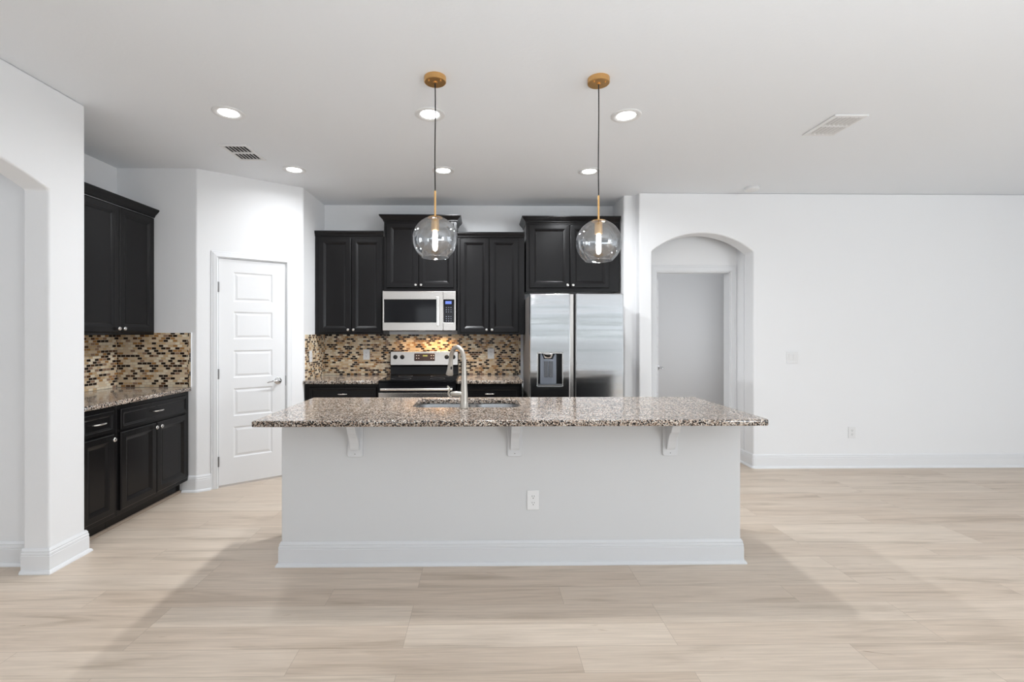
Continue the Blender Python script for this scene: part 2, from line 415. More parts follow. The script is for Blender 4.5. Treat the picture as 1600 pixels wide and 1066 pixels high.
# wall with the arched passage
XA0, XA1 = 1.737, 2.787
out = [(1.606, 0), (XA0, 0)] + list(reversed(arch_pts(XA0, XA1, 2.222, .192))) + [(XA1, 0), (RX, 0), (RX, H), (1.606, H)]
b = BM(); prism(b, out, R, R + .18, lambda u, v, d: (u, d, v), False); struct('wall_right_arch', b, M['wall'], bevel=.014, seg=4, angle=50)
b = BM()
box(b, (XA0 - .12, R + .18, 0), (XA0, 5.09, H)); box(b, (XA1, R + .18, 0), (XA1 + .12, 5.09, H)); struct('wall_passage', b, M['wall'])
DX0, DX1, DZ = 1.888, 2.722, 2.068
b = BM(); prism(b, [(1.61, 0), (DX0, 0), (DX0, DZ), (DX1, DZ), (DX1, 0), (4.3, 0), (4.3, H), (1.61, H)], 5.09, 5.21, lambda u, v, d: (u, d, v))
struct('wall_bedroom', b, M['wall'])
b = BM()
box(b, (4.2, 5.21, 0), (4.35, 8.0, H)); box(b, (1.61, 5.21, 0), (1.74, 8.0, H)); box(b, (1.61, 7.9, 0), (4.35, 8.05, H)); struct('wall_bedroom_far', b, M['wall'])
# outer walls closing the place
b = BM()
for y0, y1, z0, z1 in ((REAR - .15, -.55, 0, H), (2.55, R + .18, 0, H), (-.55, 2.55, 0, .38), (-.55, 2.55, 2.32, H)): box(b, (RX, y0, z0), (RX + .15, y1, z1))
struct('wall_right', b, M['wall'])
b = BM()
for x0, x1, z0, z1 in ((LW - .15, -1.87, 0, H), (-.33, .22, 0, H), (4.18, 4.48, 0, H), (6.02, RX + .15, 0, H), (4.48, 6.02, 0, .38), (4.48, 6.02, 2.32, H), (-1.87, -.33, 0, .83), (-1.87, -.33, 2.17, H), (.22, 4.18, 2.18, H)):
    box(b, (x0, REAR - .15, z0), (x1, REAR, z1))
struct('wall_rear', b, M['wall'])
def window(name, x0, x1, z0, z1, y, cols, rot=0, loc=(0, 0, 0)):
    b = BM(); f = .06
    box(b, (x0, y - .05, z0), (x0 + f, y + .05, z1)); box(b, (x1 - f, y - .05, z0), (x1, y + .05, z1))
    box(b, (x0 + f, y - .05, z0), (x1 - f, y + .05, z0 + f)); box(b, (x0 + f, y - .05, z1 - f), (x1 - f, y + .05, z1))
    for c in range(1, cols):
        xc = x0 + (x1 - x0) * c / cols; box(b, (xc - .04, y - .05, z0 + f), (xc + .04, y + .05, z1 - f))
    return struct(name, b, M['trim'], loc=loc, rot=(0, 0, rot))
window('window_1', .22, 4.18, 0, 2.18, REAR + .12 - .07, 2)
window('window_2', -1.87, -.33, .83, 2.17, REAR + .05, 2)
window('added_window_4', 4.48, 6.02, .38, 2.32, REAR + .05, 1)  # unseen window, added to light the far right wall
window('window_3', -1.55, 1.55, .38, 2.32, 0, 3, rot=PI / 2, loc=(RX, 1.0, 0))

# unseen outdoor backdrop, made up to band the reflections in the refrigerator steel
b = BM(); box(b, (-14, -26, -.14), (18, REAR - .15, -.03)); struct('patio_floor', b, mat('pale_patio_concrete', (.62, .60, .57), .8))
b = BM(); box(b, (-14, -9.1, -.03), (18, -9, 1.28)); struct('wall_reflection_band', b, mat('white_reflection_band', (.86, .86, .86), .7))
b = BM(); box(b, (-14, -10.6, -.03), (18, -9.8, 1.75)); tag(obj('hedge_reflection_band', b, mat('dark_green_reflection_band', (.10, .14, .08), .9, bump=.5, bscale=8)), kind='structure')

# baseboards
BP = [(0, 0), (.027, 0), (.027, .007), (.021, .018), (.014, .021), (.014, .099), (.0115, .102), (.0135, .106), (.0125, .117), (.0095, .120), (.0105, .128), (.004, .142), (0, .142)]
def baseboard(name, path):
    b = BM(); sweep(b, path, BP); return struct(name, b, M['trim'])
baseboard('baseboard_left', [(LW - .15, 2.753), (LW, 2.753), (LW, 3.0), (LW - .022, 3.0)])
baseboard('baseboard_left_near', [(LW, REAR + .02), (LW, YA0), (LW - .15, YA0)])
baseboard('baseboard_hall', [(-5.8, 2.848), (LW - .152, 2.848)])
baseboard('baseboard_pantry', fillet([(-2.61, YN), P1, pt(.108)], {1: .03}))
baseboard('baseboard_pantry_side', [pt(.795), pt(PL - .03)])
baseboard('baseboard_passage', fillet([(1.50, 4.875), (1.606, 4.875), (1.606, R), (XA0, R), (XA0, 5.085)], {2: .02, 3: .014}))
baseboard('baseboard_right', fillet([(XA1, 5.08), (XA1, R), (RX - .02, R)], {1: .014}))

# door casings
CP = [(0, 0), (0, .016), (.006, .019), (.012, .017), (.040, .012), (.046, .008), (.05, .009), (.058, .007), (.06, 0)]
def casing(name, t0, t1, zt, loc, rz, depth, wz=.06, side=-1):
    """door frame: casing, jamb and stop, local X along the wall, room towards -Y"""
    b = BM()
    k = wz / .06
    sweep(b, [(t0, 0), (t0, zt), (t1, zt), (t1, 0)], [(-o * k, d) for o, d in CP], lambda x, z, d: (x, -d, z))
    box(b, (t0 - .001, 0, 0), (t0 + .008, depth, zt)); box(b, (t1 - .008, 0, 0), (t1 + .001, depth, zt)); box(b, (t0, 0, zt - .008), (t1, depth, zt + .001))
    return struct(name, b, M['trim'], loc=loc, rot=(0, 0, rz))
casing('trim_1', .160, .743, 2.067, (P1[0], P1[1], 0), PANG, .1, .053)
casing('trim_2', 1.897, 2.713, 2.058, (0, 5.09, 0), 0, .12, .072)

def lever(parent, x, z, y, dirx=-1):
    b = BM(); Mx = Matrix.Translation((x, y, z)) @ Matrix.Rotation(PI / 2, 4, 'X')
    lathe(b, [(0, 0), (.033, 0), (.033, .004), (.026, .010), (.013, .013), (.012, .045), (.014, .050), (0, .053)], 28, Mx)
    tube(b, smoothpath([(x, y - .048, z), (x + dirx * .02, y - .055, z + .004), (x + dirx * .05, y - .056, z + .006), (x + dirx * .085, y - .052, z - .001), (x + dirx * .105, y - .048, z - .009)]),
         [.0085] * 6 + [.008] * 6 + [.007] * 6 + [.006] * 6 + [.005], 10)
    return obj('handle', b, M['chrome'], parent, smooth=True)

# pantry door
def door_slab(w, z0, z1, panels, y0, th, both=False):
    b = BM(); st = .115
    box(b, (0, y0 + .007, z0), (w, y0 + th, z1))
    zz = [z0] + [q for p in reversed(panels) for q in p] + [z1]
    def skin(x0, x1, a, c):
        f = [b.verts.new(p) for p in ((x0, y0, a), (x1, y0, a), (x1, y0, c), (x0, y0, c))]; b.faces.new(f)
    skin(0, st, z0, z1); skin(w - st, w, z0, z1)
    for i in range(0, len(zz), 2): skin(st, w - st, zz[i], zz[i + 1])
    for a, c in panels: panel(b, st, w - st, a, c, y0, [(0, 0), (.004, -.001), (.012, -.0065), (.02, -.0065), (.034, -.002), (.036, -.0015)])
    for x in (0, w):
        f = [b.verts.new(p) for p in ((x, y0, z0), (x, y0 + .007, z0), (x, y0 + .007, z1), (x, y0, z1))]; b.faces.new(f)
    for z in (z0, z1):
        f = [b.verts.new(p) for p in ((0, y0, z), (w, y0, z), (w, y0 + .007, z), (0, y0 + .007, z))]; b.faces.new(f)
    return b
PAN = [(1.673, 1.944), (1.329, 1.583), (.977, 1.230), (.628, .884), (.252, .535)]
root = thing('door_1', None, None, (P1[0], P1[1], 0), PANG); tag(root, kind='structure')
root.location = (*pt(.170), 0)
obj('door_slab', door_slab(.563, .019, 2.056, PAN, .004, .035), M['door'], root)
lever(root, .563 - .067, .929, .004)
for z in (1.80, 1.02, .235):
    b = BM(); lathe(b, [(.0065, -.045), (.0065, .045)], 12, Matrix.Translation((-.003, -.004, z))); obj('hinge', b, M['hinge'], root, smooth=True)
b = BM(); box(b, (.5632, -.002, .88), (.5665, .006, .975)); obj('strike_plate', b, M['hinge'], root)
# bedroom door standing open beyond the arch
root = thing('door_2', None, None, (1.906, 5.17, 0), math.radians(66)); tag(root, kind='structure')
PAN2 = [(1.673, 1.944), (1.329, 1.583), (.977, 1.230), (.628, .884), (.252, .535)]
obj('door_slab', door_slab(.80, .012, 2.045, PAN2, .0, .035), M['door'], root)
lever(root, .735, .955, 0, -1)
for z in (1.78, 1.1, .235):
    b = BM(); lathe(b, [(.006, -.045), (.006, .045)], 12, Matrix.Translation((-.004, -.006, z))); obj('hinge', b, M['hinge'], root, smooth=True)

# ------------------------------------------------------------------ cabinets
DR = [(0, -.001), (0, .013), (.002, .016), (.007, .0195), (.046, .0200), (.050, .0175), (.054, .0170), (.068, .0085), (.072, .0070), (.075, .0085)]   # cabinet door profile
DRW = [(0, -.001), (0, .016), (.003, .019), (.022, .0195), (.025, .0165), (.030, .0155), (.036, .012), (.038, .012)]
def knob(parent, x, y, z):
    b = BM(); lathe(b, [(0, 0), (.006, 0), (.006, .010), (.010, .014), (.0145, .019), (.0145, .024), (.011, .028), (0, .030)], 20,
                    Matrix.Translation((x, y, z)) @ Matrix.Rotation(PI / 2, 4, 'X'))
    return obj('knob', b, M['nickel'], parent, smooth=True)
def pull(parent, x, y, z):
    b = BM()
    tube(b, smoothpath([(x - .048, y + .002, z), (x - .042, y - .016, z), (x - .02, y - .025, z), (x + .02, y - .025, z), (x + .042, y - .016, z), (x + .048, y + .002, z)], 4), [.0055] * 21, 10)
    return obj('pull', b, M['nickel'], parent, smooth=True)
def front(name, parent, x0, x1, z0, z1, y, rings=DR):
    b = BM(); panel(b, x0, x1, z0, z1, y, rings, back=True); return obj(name, b, M['cab'], parent)
CR = [(0, 0), (.004, 0), (.006, .006), (.010, .010), (.010, .016), (.018, .026), (.030, .038), (.040, .050), (.043, .056), (.046, .058), (.046, .068), (0, .068)]
CRS = [(0, 0), (.004, 0), (.006, .005), (.009, .008), (.009, .016), (.014, .026), (.018, .036), (.020, .040), (.022, .042), (.022, .057), (0, .057)]
def upper(label, x0, x1, z0, ztop, doors, door_z, crown, crz, retL, retR, loc, rz, depth=.305, seam_knob_z=.03, w0=0, cw=1):
    """wall cabinet; local x along the wall, back at y=0, front towards -Y. coordinates given relative to loc"""
    r = thing('wall_cabinet', label, 'cabinet', loc, rz, None)
    b = BM(); box(b, (x0, -depth, z0), (x1, -.002, ztop)); obj('body', b, M['cab'], r, bevel=.0015, seg=1)
    n = len(doors)
    for i, (a, c) in enumerate(doors):
        d = front('door', r, a, c, door_z[0], door_z[1], -depth)
        kx = c - .026 if i % 2 == 0 else a + .026
        knob(d, kx, -depth - .019, door_z[0] + seam_knob_z)
    path = []
    if retL: path.append((x0, -.002))
    path += [(x0, -depth), (x1, -depth)]
    if retR: path.append((x1, -.002))
    b = BM(); sweep(b, path, [(o * cw - (.002 if o == 0 else 0), z + crz) for o, z in crown]); obj('crown_molding', b, M['cab'], r)
    return r
bw = (0, D, 0)
upper('black two-door wall cabinet at the far left of the back wall, beside the pantry corner', -1.7655, -1.042, 1.372, 2.412,
      [(-1.718, -1.383), (-1.379, -1.058)], (1.392, 2.392), CRS, 2.409, False, False, bw, 0)
upper('raised black wall cabinet with wide crown directly above the microwave', -1.036, -.270, 1.826, 2.565,
      [(-1.008, -.672), (-.668, -.300)], (1.862, 2.548), CR, 2.563, True, True, bw, 0, depth=.32)
upper('black two-door wall cabinet between the microwave cabinet and the refrigerator cabinet', -.264, .450, 1.372, 2.40,
      [(-.236, .072), (.077, .386)], (1.392, 2.392), CRS, 2.400, False, False, bw, 0)
upper('raised black wall cabinet with wide crown above the stainless refrigerator', .464, 1.462, 1.826, 2.55,
      [(.498, .925), (.931, 1.346)], (1.862, 2.535), CR, 2.55, True, False, bw, 0, depth=.33)
upper('black two-door wall cabinet hanging in the left recess above the small counter', .004, YN - 3.0 - .004, 1.372, 2.385,
      [(.325, .711), (.715, 1.098)], (1.392, 2.378), CR, 2.388, False, False, (LK, 3.0, 0), PI / 2, depth=.325)

def base_cabinet(label, x0, x1, fronts, doors, loc, rz, depth=.60, pulls=(), knobs=(), shoe=True):
    r = thing('base_cabinet', label, 'cabinet', loc, rz)
    b = BM(); box(b, (x0, -depth, .105), (x1, -.002, .882)); obj('body', b, M['cab'], r, bevel=.0015, seg=1)
    b = BM(); box(b, (x0, -depth + .075, 0), (x1, -.03, .104)); obj('toe_kick', b, M['cab'], r)
    if shoe:
        b = BM(); sweep(b, [(x0, -depth + .075), (x1, -depth + .075)], [(0, 0), (.018, 0), (.017, .008), (.012, .015), (0, .018)]); obj('shoe_molding', b, M['shoe'], r)
    for (a, c), p in zip(fronts, pulls):
        f = front('drawer', r, a, c, .706, .850, -depth, DRW); pull(f, p, -depth - .019, .782)
    for (a, c), kx in zip(doors, knobs):
        f = front('door', r, a, c, .138, .690, -depth); knob(f, kx, -depth - .019, .655)
    return r
base_cabinet('narrow black base cabinet with one drawer over one door, next to the left wall end', .004, .318, [(.012, .283)], [(.012, .283)], (LK, 3.0, 0), PI / 2, depth=.62, pulls=(.147,), knobs=(.255,))
base_cabinet('wide black base cabinet with one drawer over two doors in the left recess', .320, YN - 3.0 - .004, [(.340, 1.085)], [(.340, .700), (.705, 1.085)], (LK, 3.0, 0), PI / 2, depth=.62,
             pulls=(.712,), knobs=(.675, .731))
base_cabinet('black base cabinet left of the range, by the pantry', -1.7655, -1.030, [(-1.712, -1.050)], [(-1.712, -1.383), (-1.379, -1.050)], bw, 0, pulls=(-1.381,), knobs=(-1.405, -1.357))
base_cabinet('black base cabinet between the range and the refrigerator', -.250, .398, [(-.225, .375)], [(-.225, .073), (.077, .375)], bw, 0, pulls=(.075,), knobs=(.05, .10))

# countertops
def counter(name, label, x0, x1, y0, y1, z1=.916, t=.033):
    me = plate([[(x0, y0), (x1, y0), (x1, y1), (x0, y1)]], t, .005, Matrix.Translation((0, 0, z1 - t / 2)))
    return tag(obj(name, me, M['granite']), label, 'countertop')
counter('granite_countertop', 'speckled granite countertop on the black cabinets in the left recess', LK + .003, -2.538, 3.003, YN - .003)
counter('granite_countertop', 'granite countertop on the back wall left of the range', P2[0] + .003, -1.0285, D - .637, D - .003)
counter('granite_countertop', 'granite countertop on the back wall right of the range', -.2525, .402, D - .637, D - .003)

# tile backsplashes
def splash(name, label, a, c, m, border=None):
    b = BM(); box(b, a, c); o = obj(name, b, m)
    tag(o, label, 'backsplash')
    if border:
        b = BM(); box(b, *border[0]); obj('border_tile', b, M['tile_bx'], o)
        b = BM(); box(b, *border[1]); obj('edge_strip', b, M['trim'], o)
    return o
ZC = .9175
splash('tile_backsplash', 'brown and cream mosaic backsplash behind the range on the back wall', (P2[0] + .009, D - .0085, ZC), (.409, D - .0005, 1.371), M['tile_x'],
       [((.4095, D - .0085, ZC), (.431, D - .0005, 1.371)), ((.4315, D - .009, ZC), (.435, D - .0005, 1.371))])
splash('tile_backsplash', 'narrow mosaic backsplash return on the pantry side wall by the range counter', (P2[0], 4.705, ZC), (P2[0] + .008, D, 1.371), M['tile_y'])
splash('tile_backsplash', 'mosaic backsplash on the end wall of the left recess beside the pantry', (LK + .009, YN - .008, ZC), (-2.562, YN, 1.388), M['tile_x'],
       [((-2.5615, YN - .0085, ZC), (-2.540, YN, 1.388)), ((-2.5395, YN - .009, ZC), (-2.534, YN, 1.391))])
splash('tile_backsplash', 'mosaic backsplash under the hanging cabinet on the left side wall', (LK + .0005, 3.003, ZC), (LK + .0085, YN - .0005, 1.371), M['tile_y'])

# ------------------------------------------------------------------ microwave
mw = thing('microwave', 'stainless over-the-range microwave with black window', 'microwave', (-1.0335, D, 1.413))
W, HH, YF = .759, .409, -.385
b = BM(); box(b, (.004, YF, 0), (W - .004, -.003, HH)); obj('body', b, M['blackm'], mw, bevel=.003)
def P_(outs, t, bev, y): return plate(outs, t, bev, Matrix.Translation((0, y, 0)) @ RX90)
dw = .625
me = P_([rrect(dw / 2, HH / 2, dw, HH, .006), rrect(.015 + .283, .203, .566, .240, .003)], .022, .003, YF - .012)
dr = obj('door', me, M['steelw'], mw)
b = BM(); box(b, (.013, YF - .019, .081), (.583, YF - .004, .325)); obj('window', b, M['black'], dr)
b = BM(); box(b, (.560, YF - .053, .048), (.586, YF - .042, .352)); box(b, (.563, YF - .044, .325), (.583, YF - .020, .345)); box(b, (.563, YF - .044, .055), (.583, YF - .020, .075))
obj('handle', b, M['nickel'], dr, bevel=.003)
me = P_([rrect(dw + .002 + .066, HH / 2, .132, HH, .006), rrect(.6855, .203, .114, .240, .003)], .022, .003, YF - .012)
cp = obj('control_panel', me, M['steelw'], mw)
b = BM(); box(b, (.627, YF - .020, .081), (.744, YF - .004, .325)); obj('keypad', b, M['black'], cp)
b = BM(); box(b, (.651, YF - .0215, .276), (.715, YF - .018, .306)); obj('display', b, M['lcd_blue'], cp)
b = BM()
for i in range(3):
    for j in range(7):
        if j == 3: continue
        x = .661 + i * .024; z = .240 - j * .0235; box(b, (x - .004, YF - .0208, z - .002), (x + .004, YF - .0195, z + .002))
tag(obj('key_legends', b, M['legend'], cp), kind='stuff')
b = BM(); box(b, (.05, -.30, -.006), (.33, -.10, .001)); box(b, (.43, -.30, -.006), (.71, -.10, .001)); obj('grease_filter', b, M['dgrey'], mw)
area('microwave_task_light', (.55, -.15, -.010), (0, 0, 0), .26, .12, 2.2, (1, .62, .30), spread=math.radians(125), parent=mw)
area('microwave_task_light', (.22, -.15, -.010), (0, 0, 0), .20, .12, .6, (1, .62, .30), spread=math.radians(125), parent=mw)

# ------------------------------------------------------------------ range
rg = thing('electric_range', 'stainless and black electric range under the microwave', 'oven', (-1.0245, D, 0))
W = .768
b = BM(); box(b, (.003, -.635, .05), (W - .003, -.012, .905)); obj('body', b, M['blackm'], rg, bevel=.003)
b = BM(); box(b, (0, -.662, .906), (W, -.06, .922)); ct = obj('cooktop', b, M['black'], rg, bevel=.005)
for x, y, r in ((.2, -.49, .10), (.2, -.22, .075), (.57, -.49, .075), (.57, -.22, .10)):
    b = BM(); lathe(b, [(r, 0), (r, .0004), (r - .003, .0004), (r - .003, 0)], 40, Matrix.Translation((x, y, .9222)), cap=False); obj('burner_ring', b, M['dgrey'], ct)
b = BM(); prism(b, [(-.012, .906), (-.012, 1.185), (-.085, 1.185), (-.10, 1.03), (-.075, 1.02), (-.075, .93), (-.10, .922), (-.10, .906)], .008, W - .008, lambda u, v, d: (d, u, v))
bg = obj('backguard', b, M['blackm'], rg, bevel=.004)
tilt = math.atan2(.015, .155)
FT = Matrix.Translation((0, -.0935, 1.1075)) @ Matrix.Rotation(-tilt, 4, 'X')
me = plate([rrect(W / 2, 0, .742, .150, .012)], .010, .003, FT @ RX90); fp = obj('control_fascia', me, M['steelw'], bg)
for x in (.066, .142, .632, .705):
    b = BM(); lathe(b, [(0, 0), (.023, 0), (.0245, .004), (.021, .010), (.018, .022), (0, .024)], 24, FT @ Matrix.Translation((x, -.004, .014)) @ Matrix.Rotation(PI / 2, 4, 'X'))
    k = obj('knob', b, M['blackm'], bg, smooth=True)
me = plate([rrect(.388, .012, .228, .084, .008)], .004, .001, FT @ Matrix.Translation((0, -.0065, 0)) @ RX90); dp = obj('control_display', me, mat('brown_black_panel', (.035, .018, .014), .2), bg)
me = plate([rrect(.395, .028, .052, .016, .001)], .001, .0003, FT @ Matrix.Translation((0, -.0090, 0)) @ RX90); obj('clock', me, M['lcd_green'], dp)
b = BM()
for x in (.300, .325, .462, .487):
    for z in (.030, .000):
        lathe(b, [(0, 0), (.0055, 0), (.0055, .001), (0, .001)], 10, FT @ Matrix.Translation((x, -.0086, z)) @ Matrix.Rotation(PI / 2, 4, 'X'))
tag(obj('buttons', b, M['legendw'], dp), kind='stuff')
b = BM(); box(b, (.004, -.668, .235), (W - .004, -.637, .800)); od = obj('oven_door', b, M['steelw'], rg, bevel=.004)
b = BM(); box(b, (.004, -.660, .802), (W - .004, -.637, .902)); obj('vent_panel', b, M['black'], rg, bevel=.003)
b = BM(); box(b, (.14, -.671, .38), (W - .14, -.666, .66)); obj('window', b, M['black'], od)
b = BM(); tube(b, [(.035, -.715, .838), (W - .035, -.715, .838)], .0125, 16)
for x in (.05, W - .05): tube(b, [(x, -.66, .838), (x, -.712, .838)], .010, 12)
obj('handle', b, M['nickel'], od, smooth=True)
b = BM(); box(b, (.004, -.665, .065), (W - .004, -.637, .225)); obj('drawer', b, M['steelw'], rg, bevel=.004)
for x in (.05, W - .05):
    for y in (-.08, -.58): b = BM(); lathe(b, [(.018, 0), (.018, .05)], 12, Matrix.Translation((x, y, 0))); obj('foot', b, M['blackm'], rg)

# ------------------------------------------------------------------ refrigerator
fr = thing('refrigerator', 'stainless side-by-side refrigerator with ice and water dispenser', 'refrigerator', (.455, D, 0))
W = .900; YB = -.735; YD = -.820
b = BM(); box(b, (.004, YB, .02), (W - .004, -.04, 1.750)); obj('body', b, M['grey'], fr, bevel=.006)
b = BM(); box(b, (.010, YB - .012, .06), (W - .010, YB, 1.745)); obj('gasket', b, M['gap'], fr)
def fdoor(x0, x1, hole, m):
    outs = [rrect((x0 + x1) / 2, (.08 + 1.766) / 2, x1 - x0, 1.766 - .08, .008)]
    if hole: outs.append(rrect(*hole, .004))
    th = (YB - .013) - YD
    return plate(outs, th, .010, Matrix.Translation((0, YD + th / 2, 0)) @ RX90)
HX0, HX1, HZ0, HZ1 = .077, .310, .886, 1.195
ld = obj('freezer_door', fdoor(0, .386, ((HX0 + HX1) / 2, (HZ0 + HZ1) / 2, HX1 - HX0, HZ1 - HZ0), 0), M['steel'], fr)
rd = obj('fridge_door', fdoor(.438, W, None, 0), M['steel'], fr)
# recessed full-height grips between the doors
b = BM(); box(b, (.388, YB - .060, .09), (.424, YB - .013, 1.760)); obj('grip', b, M['steelw'], ld, bevel=.004)
b = BM(); box(b, (.4245, YB - .045, .09), (.4365, YB - .013, 1.760)); obj('grip', b, M['gap'], rd)
dsp = BM()
g = .006
for a, c in (((HX0, YD - .003, HZ0 - g), (HX1, YD + .01, HZ0 + .004)), ((HX0, YD - .003, HZ1 - .003), (HX1, YD + .01, HZ1 + g * .5)), ((HX0 - .004, YD - .003, HZ0 - g), (HX0 + .002, YD + .01, HZ1 + .003)), ((HX1 - .002, YD - .003, HZ0 - g), (HX1 + .004, YD + .01, HZ1 + .003))):
    box(dsp, a, c)
ds = obj('dispenser_frame', dsp, M['nickel'], ld)
b = BM(); box(b, (HX0 - .01, YD + .060, HZ0 - .01), (HX1 + .01, YD + .070, HZ1 + .01)); obj('dispenser_back', b, M['blackm'], ds)
dp = BM(); YR = YD + .020
prism(dp, [(HX0 + .024, HZ0 + .012), (HX0 + .024, HZ1 - .012), (HX0 + .040, HZ1 - .004), (HX0 + .060, HZ1 - .058), (HX0 + .145, HZ1 - .058), (HX0 + .165, HZ1 - .004), (HX0 + .180, HZ1 - .012), (HX0 + .180, HZ0 + .012)], YD + .022, YD + .058, lambda u, v, d: (u, d, v))
obj('dispenser_panel', dp, mat('grey_blue_dispenser_plastic', (.24, .26, .30), .3, metal=.4), ds, bevel=.003)
for k in (0, 1):
    b = BM(); box(b, (HX0 + .062 + k * .047, YD + .012, HZ0 + .080), (HX0 + .098 + k * .047, YD + .021, HZ0 + .232)); obj('paddle', b, M['dgrey'], ds, bevel=.002)
b = BM(); lathe(b, [(.052, 0), (.052, -.012), (.040, -.045), (.030, -.050), (0, -.050)], 28, Matrix.Translation((HX0 + .102, YD + .036, HZ1 - .002)) @ Matrix.Diagonal((1, .45, 1, 1))); obj('nozzle', b, M['chrome'], ds, smooth=True)
b = BM(); box(b, (HX0 + .004, YD + .006, HZ0 + .001), (HX1 - .004, YD + .058, HZ0 + .011)); obj('drip_tray', b, M['dgrey'], ds)
for x in (.02, W - .10):
    b = BM(); box(b, (x, YB - .02, 1.7505), (x + .08, YB + .10, 1.768)); obj('hinge_cover', b, M['dgrey'], fr, bevel=.004)
b = BM(); box(b, (.02, YB - .01, .005), (W - .02, YB + .02, .075)); obj('kick_grille', b, M['blackm'], fr)
for x in (.06, W - .06):
    for y in (-.10, -.66): b = BM(); lathe(b, [(.02, 0), (.02, .025)], 12, Matrix.Translation((x, y, 0))); obj('roller', b, M['blackm'], fr)

# ------------------------------------------------------------------ island
IX0, IX1, IY0, IY1 = -1.197, 1.564, 2.815, 3.40
isl = thing('kitchen_island', 'long white kitchen island base with three corbels', 'kitchen island', ((IX0 + IX1) / 2, IY0, 0))
ox = -(IX0 + IX1) / 2; oy = -IY0
def IB(bm): bmesh.ops.translate(bm, vec=(ox, oy, 0), verts=bm.verts); return bm
b = BM()
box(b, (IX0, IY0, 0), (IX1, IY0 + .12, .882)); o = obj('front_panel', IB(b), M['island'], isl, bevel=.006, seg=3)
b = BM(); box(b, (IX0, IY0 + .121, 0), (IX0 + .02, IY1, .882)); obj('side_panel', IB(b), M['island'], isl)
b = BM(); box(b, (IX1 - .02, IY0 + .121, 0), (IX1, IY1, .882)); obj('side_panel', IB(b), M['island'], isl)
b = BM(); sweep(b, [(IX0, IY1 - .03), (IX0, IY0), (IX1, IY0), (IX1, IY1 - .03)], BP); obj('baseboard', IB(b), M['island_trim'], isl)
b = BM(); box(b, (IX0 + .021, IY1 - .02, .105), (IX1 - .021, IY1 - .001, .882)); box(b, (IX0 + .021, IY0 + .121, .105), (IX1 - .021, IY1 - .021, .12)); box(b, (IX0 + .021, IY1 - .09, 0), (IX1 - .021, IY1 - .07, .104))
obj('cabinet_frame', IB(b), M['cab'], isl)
nd = 6; wd = (IX1 - IX0 - .06) / nd
for i in range(nd):
    b = BM(); xx0 = IX0 + .03 + i * wd + .006; panel(b, xx0, xx0 + wd - .012, .138, .850, 0, DR, back=True)
    bmesh.ops.transform(b, matrix=Matrix.Translation((0, IY1 - .001, 0)) @ Matrix.Diagonal((1, -1, 1, 1)), verts=b.verts); d = obj('door', IB(b), M['cab'], isl)
for x in (-.757, .195, 1.131):
    b = BM()
    me = plate([rrect(0, .765, .090, .232, .012)], .014, .003, Matrix.Translation((x + ox, -.007, 0)) @ RX90)
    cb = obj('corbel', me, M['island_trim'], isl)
    prof = [(.014, .8815), (.140, .8815), (.140, .868), (.124, .861), (.113, .848), (.102, .833), (.094, .816), (.090, .803), (.080, .799),
            (.066, .785), (.053, .765), (.043, .742), (.036, .720), (.031, .704), (.025, .692), (.014, .688)]
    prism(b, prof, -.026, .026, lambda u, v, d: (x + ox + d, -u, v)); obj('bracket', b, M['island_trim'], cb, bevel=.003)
    b = BM(); lathe(b, [(0, 0), (.003, 0), (0, .0008)], 10, Matrix.Translation((x + ox, -.0145, .667)) @ Matrix.Rotation(PI / 2, 4, 'X')); obj('screw', b, M['hinge'], cb)
me = plate([fillet([(-1.234, 2.53), (1.570, 2.53), (1.570, 3.447), (-1.234, 3.447)], {1: .025, 2: .02}) , rrect(-.100, 3.168, .700, .376, .075)], .034, .006, Matrix.Translation((0, 0, .899)))
tag(obj('island_countertop', me, M['granite']), 'long polished speckled granite slab on the white island with sink cutout', 'countertop')

# sink
sk = thing('kitchen_sink', 'undermount stainless double bowl sink set in the island countertop', 'sink', (-.1, 3.168, .68))
me = plate([rrect(0, 0, .73, .406, .08), rrect(-.160, 0, .352, .366, .07), rrect(.195, 0, .282, .366, .07)], .002, .0004, Matrix.Translation((0, 0, .2005)))
obj('rim', me, M['sink'], sk)
for cx, ww in ((-.160, .352), (.195, .282)):
    b = BM(); rings = []
    for ins, z in ((0, .1995), (.004, .19), (.010, .05), (.018, .02), (.04, .006), (.08, .002)):
        rings.append([b.verts.new((x, y, z)) for x, y in rrect(cx, 0, ww - 2 * ins, .366 - 2 * ins, max(.07 - ins * .5, .02))])
    for a, c in zip(rings, rings[1:]):
        for i in range(len(a)): b.faces.new((a[i], a[(i + 1) % len(a)], c[(i + 1) % len(a)], c[i]))
    b.faces.new(rings[-1]); bo = obj('bowl', b, M['sink'], sk, smooth=True)
    b = BM(); lathe(b, [(.04, 0), (.04, .004), (.03, .004), (.028, .001), (0, .001)], 24, Matrix.Translation((cx, 0, .003))); obj('drain', b, M['nickel'], bo, smooth=True)

